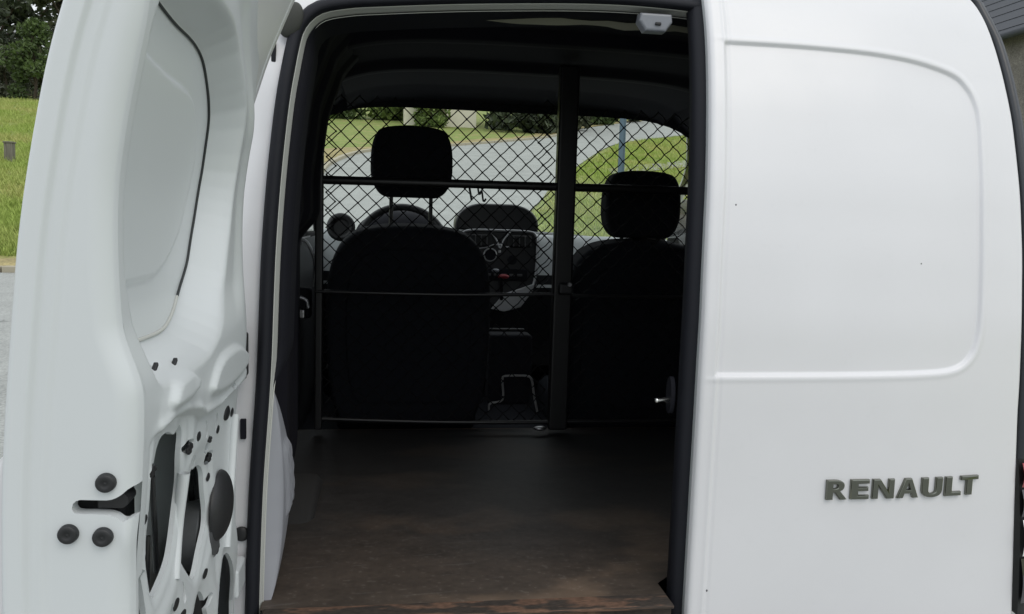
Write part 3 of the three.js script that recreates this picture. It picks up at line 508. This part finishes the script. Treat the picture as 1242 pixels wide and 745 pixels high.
  for (const [z, y, l] of [[.656, 1.106, .014], [.604, 1.102, .012]]) part('clip', doorL, M.blackPlastic, box(.004, .004, l, X(z, y) + .001, y, z, .001, [.5, 0, 0]));
  part('bead', doorL, M.innerPaint, tube([[X(.30, .98) + .002, .98, .30], [X(.31, .9) + .002, .9, .32], [X(.36, .82) + .002, .82, .36]], .006, 8)); part('bead', doorL, M.innerPaint, tube([[X(.56, 1.0), .985, .575], [X(.56, .93), .93, .577], [X(.575, .89), .885, .60]], .006, 8));
  // hinges
  part('hinge', doorL, M.innerPaint, box(.03, .05, .07, -.722, 1.50, -.005, .006), cyl(.009, .009, .07, -.718, 1.50, -.03)); part('hinge', doorL, M.blackMetal, box(.018, .075, .05, -.714, 1.01, .005, .005), cyl(.009, .009, .09, -.72, 1.01, -.03)); part('hinge', doorL, M.innerPaint, box(.03, .05, .07, -.73, .62, -.005, .006));
}
part('round_cap', bodyFrame, M.blackPlastic, new THREE.SphereGeometry(.0135, 20, 12).scale(1, 1, .45).translate(-.7225, .682, -.044));
part('door_stop', bodyFrame, std([.035, .037, .032], .7), new THREE.SphereGeometry(1, 28, 18).scale(.020, .033, .012).rotateZ(-.35).translate(-.651, 1.594, rake(1.59) - .026));
part('hinge_slot', bodyFrame, M.rubber, box(.008, .04, .01, -.681, 1.538, rake(1.54) - .044, .002)); part('hinge_slot', bodyFrame, M.trim, box(.010, .036, .008, -.719, .872, -.044, .002));

// -- load space
part('load_floor', van, M.floor, grid(6, 50, (u, v) => { const z = lerp(-1.30, -.03, v), w = .69 + .075 * ss(-.3, -.6, z), x = lerp(-w, lerp(w, .062, ss(-.15, -.10, z)), u); return [x, .546, z, (x + .77) / 1.54, v]; }), box(1.53, .03, .80, 0, .528, -.92));
part('sill_plate', van, M.sill, box(.745, .008, .05, -.311, .5445, -.006, .003), box(.745, .10, .01, -.311, .49, .0, .003));
for (const s of [-1, 1]) {
  part('load_wall', van, M.lining, grid(60, 60, (u, v) => { const z = lerp(-.1, -1.34, u), y = lerp(.46, 1.76, v), rib = .012 * (Math.sin(u * 30) > .6 ? 1 : 0); const x = tab(y, [[.55, .70], [1.36, .70], [1.55, .675], [1.68, .63], [1.76, .56]]) + .06 * ss(-.62, -.85, z) * ss(1.26, 1.16, y) - rib * ss(.6, .7, y) + .0; return [s * (x + .02 * ss(.15, 0, u) * 0), y, Math.min(z, rake(y) - .12)]; }));
  // painted inner quarter with pressed ribs
  part('inner_quarter', van, M.quarter, grid(40, 60, (u, v) => { const y = lerp(.545, .945, v), w = .265 * tab(v, [[0, .12], [.1, .5], [.2, .8], [.3, .97], [.42, 1], [.55, .9], [.7, .66], [.85, .36], [1, .04]]), z = -.066 - u * w; let b = .046 * Math.pow(1 - Math.pow(u, 5), .5) * Math.pow(Math.sin(Math.PI * lerp(.04, .96, v)), .25) * lerp(.15, 1, ss(0, .14, u)); for (let k = 0; k < 3; k++) b += .009 * Math.exp(-Math.pow((u - .30 - .13 * k + .25 * (v - .5)) / .026, 2)) * ss(.3, .36, v) * (1 - ss(.66, .74, v)); return [s * (.703 - b), y, z]; }));
}
part('roof_lining', van, M.lining, grid(40, 80, (u, v) => { const k = lerp(-1, 1, u), z = lerp(rake(1.69) - .12, -1.93, v), bow = [-.52, -.95, -1.36].reduce((a, b) => a + .022 * ss(.06, .03, Math.abs(z - b)), 0); return [k * .64, tab(z, [[-1.93, 1.69], [-1.75, 1.725], [-.8, 1.745], [-.3, 1.70]]) + .028 * (1 - Math.pow(Math.abs(k), 3)) - .03 * Math.pow(Math.abs(k), 8) - bow, z]; }));
part('screen_header', van, M.lining, grid(30, 6, (u, v) => { const k = lerp(-1, 1, u), y = lerp(1.77, 1.685, v) - .085 * Math.pow(Math.abs(k), 7); return [k * .765, y, -1.90 - .03 * (1 - k * k)]; }));
for (const s of [-1, 1]) part('roof_trim', van, M.lining, grid(20, 4, (u, v) => { const z = lerp(-1.20, -1.96, u); return [s * lerp(.60, .785, v), lerp(1.74, 1.60, v), z]; }));
{ const l = sub('cargo_lamp', van); const s = new THREE.Shape([[-.034, 0], [-.036, .012], [-.022, .03], [.024, .03], [.038, .012], [.036, 0]].map(([x, y]) => new THREE.Vector2(x * .78, -y * .82)));
  l.position.set(.040, 1.657, -.215); part('lens', l, M.lampPlastic, new THREE.ExtrudeGeometry(s, { depth: .02, bevelThickness: .006, bevelSize: .005, bevelSegments: 3 })); part('switch', l, M.blackPlastic, box(.012, .006, .006, .004, -.016, .028, .002)); }

// -- wire partition behind the seats
{
  const g = sub('partition', van, 'black wire grille partition on a tube frame behind the seats'), z = -1.24;
  part('post', g, M.blackMetal, box(.064, 1.19, .04, .093, 1.155, z, .008));
  part('post', g, M.blackMetal, box(.025, 1.13, .03, -.690, 1.13, z, .006)); part('post', g, M.blackMetal, box(.025, 1.13, .03, .690, 1.13, z, .006));
  part('bar', g, M.blackMetal, tube([[-.70, 1.360, z], [-.30, 1.363, z + .002], [.07, 1.365, z]], .0135, 12), tube([[.11, 1.365, z], [.4, 1.367, z], [.70, 1.366, z]], .0135, 12));
  part('bar', g, M.blackMetal, tube([[-.70, 1.011, z + .012], [-.3, 1.008, z + .013], [.07, 1.014, z + .012]], .006, 10)); part('bar', g, M.blackMetal, bar([.11, 1.01, z], [.70, 1.01, z], .006));
  part('bar', g, M.blackMetal, tube([[-.69, .60, z + .004], [-.3, .586, z], [.08, .583, z]], .007, 10)); part('bar', g, M.blackMetal, bar([.11, .585, z], [.70, .585, z], .007));
  part('foot', g, M.steel, new THREE.SphereGeometry(1, 16, 10).scale(.022, .008, .014).translate(.03, .57, z + .03)); part('latch', g, M.blackPlastic, box(.05, .04, .04, .10, 1.035, z + .02, .01)); part('latch', g, M.steel, cyl(.006, .006, .02, .108, 1.05, z + .045, 'z', 12));
  part('hook', g, M.blackMetal, tube([[-.222, 1.352, z + .015], [-.218, 1.33, z + .02], [-.214, 1.312, z + .014]], .0035, 8)); part('hook', g, M.blackMetal, tube([[-.195, 1.352, z + .015], [-.19, 1.33, z + .02], [-.183, 1.342, z + .02], [-.176, 1.31, z + .015], [-.168, 1.318, z + .018]], .003, 8));
  const warp = (x, y, s) => [x + .007 * (noise(x * 5, y * 5, s) - .5), y + .008 * (noise(x * 5, y * 5, s + 9) - .5), z - .012 + .010 * (noise(x * 3, y * 3, s + 5) - .5)];
  const mesh = (x0, x1, y0, y1, px, py, s, dz, ph) => {
    const gs = [], r = .0018;
    const inside = (i, j) => { const x = x0 + (i + ph) * px / 2, y = y0 + (j + ph) * py / 2; return x >= x0 - .002 && x <= x1 + .002 && y <= y1 && y >= y0 - .01 ? [x, y] : null; };
    const NI = Math.ceil((x1 - x0) / px * 2) + 1, NJ = Math.ceil((y1 - y0) / py * 2) + 1;
    for (let i = 0; i < NI; i++) for (let j = 0; j < NJ; j++) {
      if ((i + j) & 1) continue; const a = inside(i, j); if (!a) continue;
      for (const d of [-1, 1]) { const b = inside(i + d, j + 1); if (!b) continue; const A = warp(...a, s), B = warp(...b, s), m = [(A[0] + B[0]) / 2, (A[1] + B[1]) / 2 - .001, z + dz + d * .001]; A[2] += dz; B[2] += dz; gs.push(bar(A, m, r, 5), bar(m, B, r, 5)); }
      const A = warp(...a, s); if (rnd() < .8) gs.push(new THREE.OctahedronGeometry(r * 1.9, 0).scale(1, 1.25, 1).translate(A[0], A[1], A[2] + dz));
    }
    return gs;
  };
  const w1 = part('wire_mesh', g, M.wire, mesh(-.685, .07, .585, 1.645, .0565, .0545, 3, 0, 0)); w1.userData.kind = 'stuff';
  const w2 = part('wire_mesh', g, M.wire, mesh(.115, .685, .585, 1.645, .0565, .0545, 13, 0, 0)); w2.userData.kind = 'stuff';
  const w3 = part('wire_mesh', g, M.wire, mesh(-.01, .07, 1.0, 1.645, .0565, .0545, 23, -.012, .45), mesh(-.685, -.635, 1.2, 1.645, .0565, .0545, 33, -.012, .45)); w3.userData.kind = 'stuff';
}

// -- seats
function makeSeat() {
  const g = new THREE.Group(); g.name = 'seat';
  const sh = new THREE.Shape(); sh.moveTo(-.20, 0); sh.lineTo(.20, 0); sh.bezierCurveTo(.245, .02, .255, .2, .255, .33); sh.bezierCurveTo(.255, .48, .25, .58, .17, .625); sh.bezierCurveTo(.10, .655, -.10, .655, -.17, .625); sh.bezierCurveTo(-.25, .58, -.255, .48, -.255, .33); sh.bezierCurveTo(-.255, .2, -.245, .02, -.20, 0);
  const bk = new THREE.ExtrudeGeometry(sh, { depth: .07, bevelThickness: .03, bevelSize: .02, bevelSegments: 5, curveSegments: 16 }); bk.rotateX(.12);
  part('backrest', g, M.seat, bk.translate(0, .57, -.10));
  const pc = new THREE.ExtrudeGeometry(new THREE.Shape(sh.getPoints(10).map((p) => new THREE.Vector2(p.x * .8, p.y * .8 + .06))), { depth: .004, bevelThickness: .004, bevelSize: .004, bevelSegments: 2 }).rotateX(.12); part('back_pocket', g, M.seat, pc.translate(0, .57, .004));
  part('cushion', g, M.seat, box(.50, .16, .50, 0, .56, -.34, .05)); part('seat_base', g, M.blackPlastic, box(.44, .12, .46, 0, .43, -.34, .02));
  for (const s of [-1, 1]) part('headrest_post', g, M.blackMetal, cyl(.0065, .0065, .22, s * .066, 1.28, -.005, 'y', 12));
  const hs = new THREE.Shape(); hs.moveTo(-.075, 0); hs.bezierCurveTo(-.10, .0, -.118, .03, -.121, .07); hs.bezierCurveTo(-.122, .13, -.12, .165, -.10, .192); hs.bezierCurveTo(-.08, .212, .08, .212, .10, .192); hs.bezierCurveTo(.12, .165, .122, .13, .121, .07); hs.bezierCurveTo(.118, .03, .10, 0, .075, 0); hs.closePath();
  part('headrest', g, M.seat, new THREE.ExtrudeGeometry(hs, { depth: .055, bevelThickness: .025, bevelSize: .014, bevelSegments: 5, curveSegments: 14 }).translate(0, 1.332, -.04));
  return g;
}
{
  const d = makeSeat(); d.position.set(-.402, 0, -1.38); van.add(d);
  const p = d.clone(); p.position.set(.402, -.03, -1.40); p.userData.label = 'seat on the empty side, its headrest pushed down'; van.add(p);
  for (const c of p.children) if (c.name === 'headrest') { c.position.y = -.085; }
  d.userData.label = 'seat in front of the steering wheel';
}
{ // bare bracket and handbrake gaiter between the seats
  const b = sub('seat_bracket', van);
  part('frame', b, M.bracket, tube([[-.112, .575, -1.45], [-.108, .60, -1.45], [-.064, .615, -1.45], [-.066, .69, -1.45], [-.05, .70, -1.45], [.02, .70, -1.45], [.04, .685, -1.45], [.05, .63, -1.45], [.064, .57, -1.45]], .0042, 8));
  part('tray_edge', b, M.gear, box(.13, .006, .012, -.05, .862, -1.5, .002)); part('box', b, M.trim, box(.16, .26, .10, -.03, .71, -1.56, .015));
}
// -- cab: dashboard, wheel, floor
part('cab_floor', van, M.trim, box(1.56, .04, 1.6, 0, .45, -2.05)); part('bulkhead', van, M.dashDark, box(1.54, .75, .04, 0, .8, -2.80));
{
  const g = sub('dashboard', van);
  part('dash_top', g, M.dash, grid(40, 16, (u, v) => { const k = lerp(-1, 1, u), a = v * 1.57; const hump = .035 * Math.exp(-Math.pow((k * .78 + .42) / .24, 2)) * (1 - v); return v < .6 ? [k * .785, 1.165 - .20 * Math.pow(1 - v / .6, 1.5) + hump * 0 + .03 * ss(0, .6, v), -2.12 - .12 * (v / .6)] : [k * .785, 1.195 - .03 * (v - .6) / .4, -2.24 - .58 * (v - .6) / .4]; }));
  part('dash_lower', g, M.dashDark, grid(20, 10, (u, v) => { const k = lerp(-1, 1, u), y = lerp(.6, 1.02, v); return [k * .785, y, -2.24 + .118 * ss(0, 1, v)]; }));
  part('instrument_hood', g, M.trim, new THREE.SphereGeometry(1, 30, 14, 0, Math.PI * 2, 0, Math.PI / 2).scale(.20, .11, .14).translate(-.42, 1.175, -2.24));
  const hd = new THREE.Shape(); hd.moveTo(-.17, 0); hd.bezierCurveTo(-.175, .05, -.14, .085, -.08, .095); hd.lineTo(.07, .095); hd.bezierCurveTo(.14, .085, .175, .05, .17, 0); hd.closePath();
  part('display_hood', g, M.dashDark, new THREE.ExtrudeGeometry(hd, { depth: .10, bevelThickness: .012, bevelSize: .01, bevelSegments: 4, curveSegments: 12 }).translate(-.015, 1.218, -2.22));
  const cs = new THREE.Shape(); cs.moveTo(-.145, .30); cs.lineTo(.145, .30); cs.quadraticCurveTo(.172, .29, .170, .25); cs.lineTo(.165, .09); cs.quadraticCurveTo(.15, .0, .03, -.01); cs.lineTo(-.03, -.01); cs.quadraticCurveTo(-.15, 0, -.165, .09); cs.lineTo(-.17, .25); cs.quadraticCurveTo(-.172, .29, -.145, .30);
  part('centre_console', g, M.dashDark, new THREE.ExtrudeGeometry(cs, { depth: .06, bevelThickness: .01, bevelSize: .008, bevelSegments: 3 }).translate(-.008, .90, -2.17));
  const tr = [[-.17, 1.13, 0], [-.165, 1.185, 0], [-.13, 1.207, 0], [.0, 1.210, 0], [.13, 1.207, 0], [.160, 1.185, 0], [.165, 1.12, 0], [.158, 1.0, 0], [.13, .945, 0], [.06, .905, 0]].map(([x, y]) => [x - .005, y, -2.098]);
  part('console_trim', g, M.silver, tube(tr, .0055, 8));
  part('vent_surround', g, M.silver, tube([[-.045, 1.205, -2.09], [-.02, 1.17, -2.086], [-.004, 1.135, -2.084], [.012, 1.17, -2.086], [.04, 1.205, -2.09]], .0035, 8), tube([[-.15, 1.125, -2.088], [-.07, 1.135, -2.086], [-.03, 1.15, -2.086]], .002, 6));
  for (const x of [-.11, -.085, -.06, .055, .08, .105]) part('vent_vane', g, M.gear, box(.004, .045, .008, x, 1.165, -2.086, .001));
  for (let i = 0; i < 6; i++) part('button', g, M.gear, box(.022, .010, .008, -.085 + i * .034, 1.02, -2.083, .002));
  part('console_panel', g, M.silver, new THREE.ExtrudeGeometry(new THREE.Shape([[.03, 0], [.155, .045], [.15, .02], [.10, -.05], [.03, -.07], [-.02, -.06]].map((p) => new THREE.Vector2(...p))), { depth: .01, bevelSize: .004, bevelThickness: .004 }).translate(-.01, .935, -2.09));
  part('air_vent', g, M.blackPlastic, box(.11, .055, .02, -.085, 1.165, -2.098, .015), box(.11, .055, .02, .08, 1.165, -2.098, .015));
  part('radio', g, M.trim, box(.25, .05, .02, -.005, 1.02, -2.096, .006)); part('heater_dial', g, M.silver, new THREE.TorusGeometry(.026, .004, 8, 24).translate(-.045, 1.105, -2.088)); part('heater_dial', g, M.trim, cyl(.022, .024, .02, -.045, 1.105, -2.088, 'z')); part('heater_dial', g, M.trim, cyl(.018, .02, .02, .05, 1.085, -2.088, 'z'));
  part('button', g, M.silver, box(.03, .006, .008, -.01, 1.15, -2.088, .002), box(.02, .006, .008, .03, 1.14, -2.088, .002), box(.012, .012, .008, -.005, 1.12, -2.088, .003));
  part('air_vent', g, M.blackPlastic, new THREE.TorusGeometry(.045, .014, 10, 28).translate(-.672, 1.205, -2.08), cyl(.04, .04, .02, -.672, 1.205, -2.09, 'z')); part('air_vent', g, M.blackPlastic, new THREE.TorusGeometry(.045, .014, 10, 28).translate(.672, 1.205, -2.08), cyl(.04, .04, .02, .672, 1.205, -2.09, 'z'));
}
{
  const w = sub('steering_wheel', van); w.position.set(-.42, 1.135, -1.98); w.rotation.x = -.45;
  part('rim', w, M.blackPlastic, new THREE.TorusGeometry(.178, .0145, 12, 56)); part('hub', w, M.dashDark, new THREE.SphereGeometry(1, 24, 14).scale(.07, .06, .03)); for (const a of [0.25, Math.PI - .25, -Math.PI / 2]) part('spoke', w, M.dashDark, bar([0, 0, -.005], [Math.cos(a) * .175, Math.sin(a) * .175, 0], .014, 8)); part('column', w, M.blackPlastic, cyl(.035, .045, .26, 0, -.0, -.14, 'z', 20));
}
{
  const l = sub('gear_lever', van); part('stick', l, M.blackMetal, bar([.0, .92, -2.02], [-.01, 1.02, -1.97], .008)); part('knob', l, M.red, new THREE.SphereGeometry(.015, 18, 12).scale(1.6, .7, 1).translate(.0, 1.02, -1.975)); part('collar', l, M.lampPlastic, new THREE.SphereGeometry(.012, 14, 10).scale(1.3, .7, 1).translate(-.035, 1.045, -1.97));
}
{
  const h = sub('door_handle', van); part('pull', h, M.silver, tube([[-.752, 1.172, -1.3], [-.732, 1.16, -1.3], [-.712, 1.115, -1.3], [-.708, 1.08, -1.3], [-.712, 1.02, -1.3]], .0055, 8)); part('cup', h, M.silver, box(.035, .028, .03, -.765, 1.165, -1.31, .01));
  const k = sub('door_latch', van); part('plate', k, M.steel, box(.03, .035, .03, -.752, .93, -1.31, .008)); part('lever', k, M.silver, tube([[-.755, .985, -1.3], [-.735, .975, -1.3], [-.728, .95, -1.3]], .006, 8)); part('cover', k, M.trim, box(.05, .10, .04, -.745, .965, -1.33, .012));
}
shade(scene);
renderer.render(scene, camera);
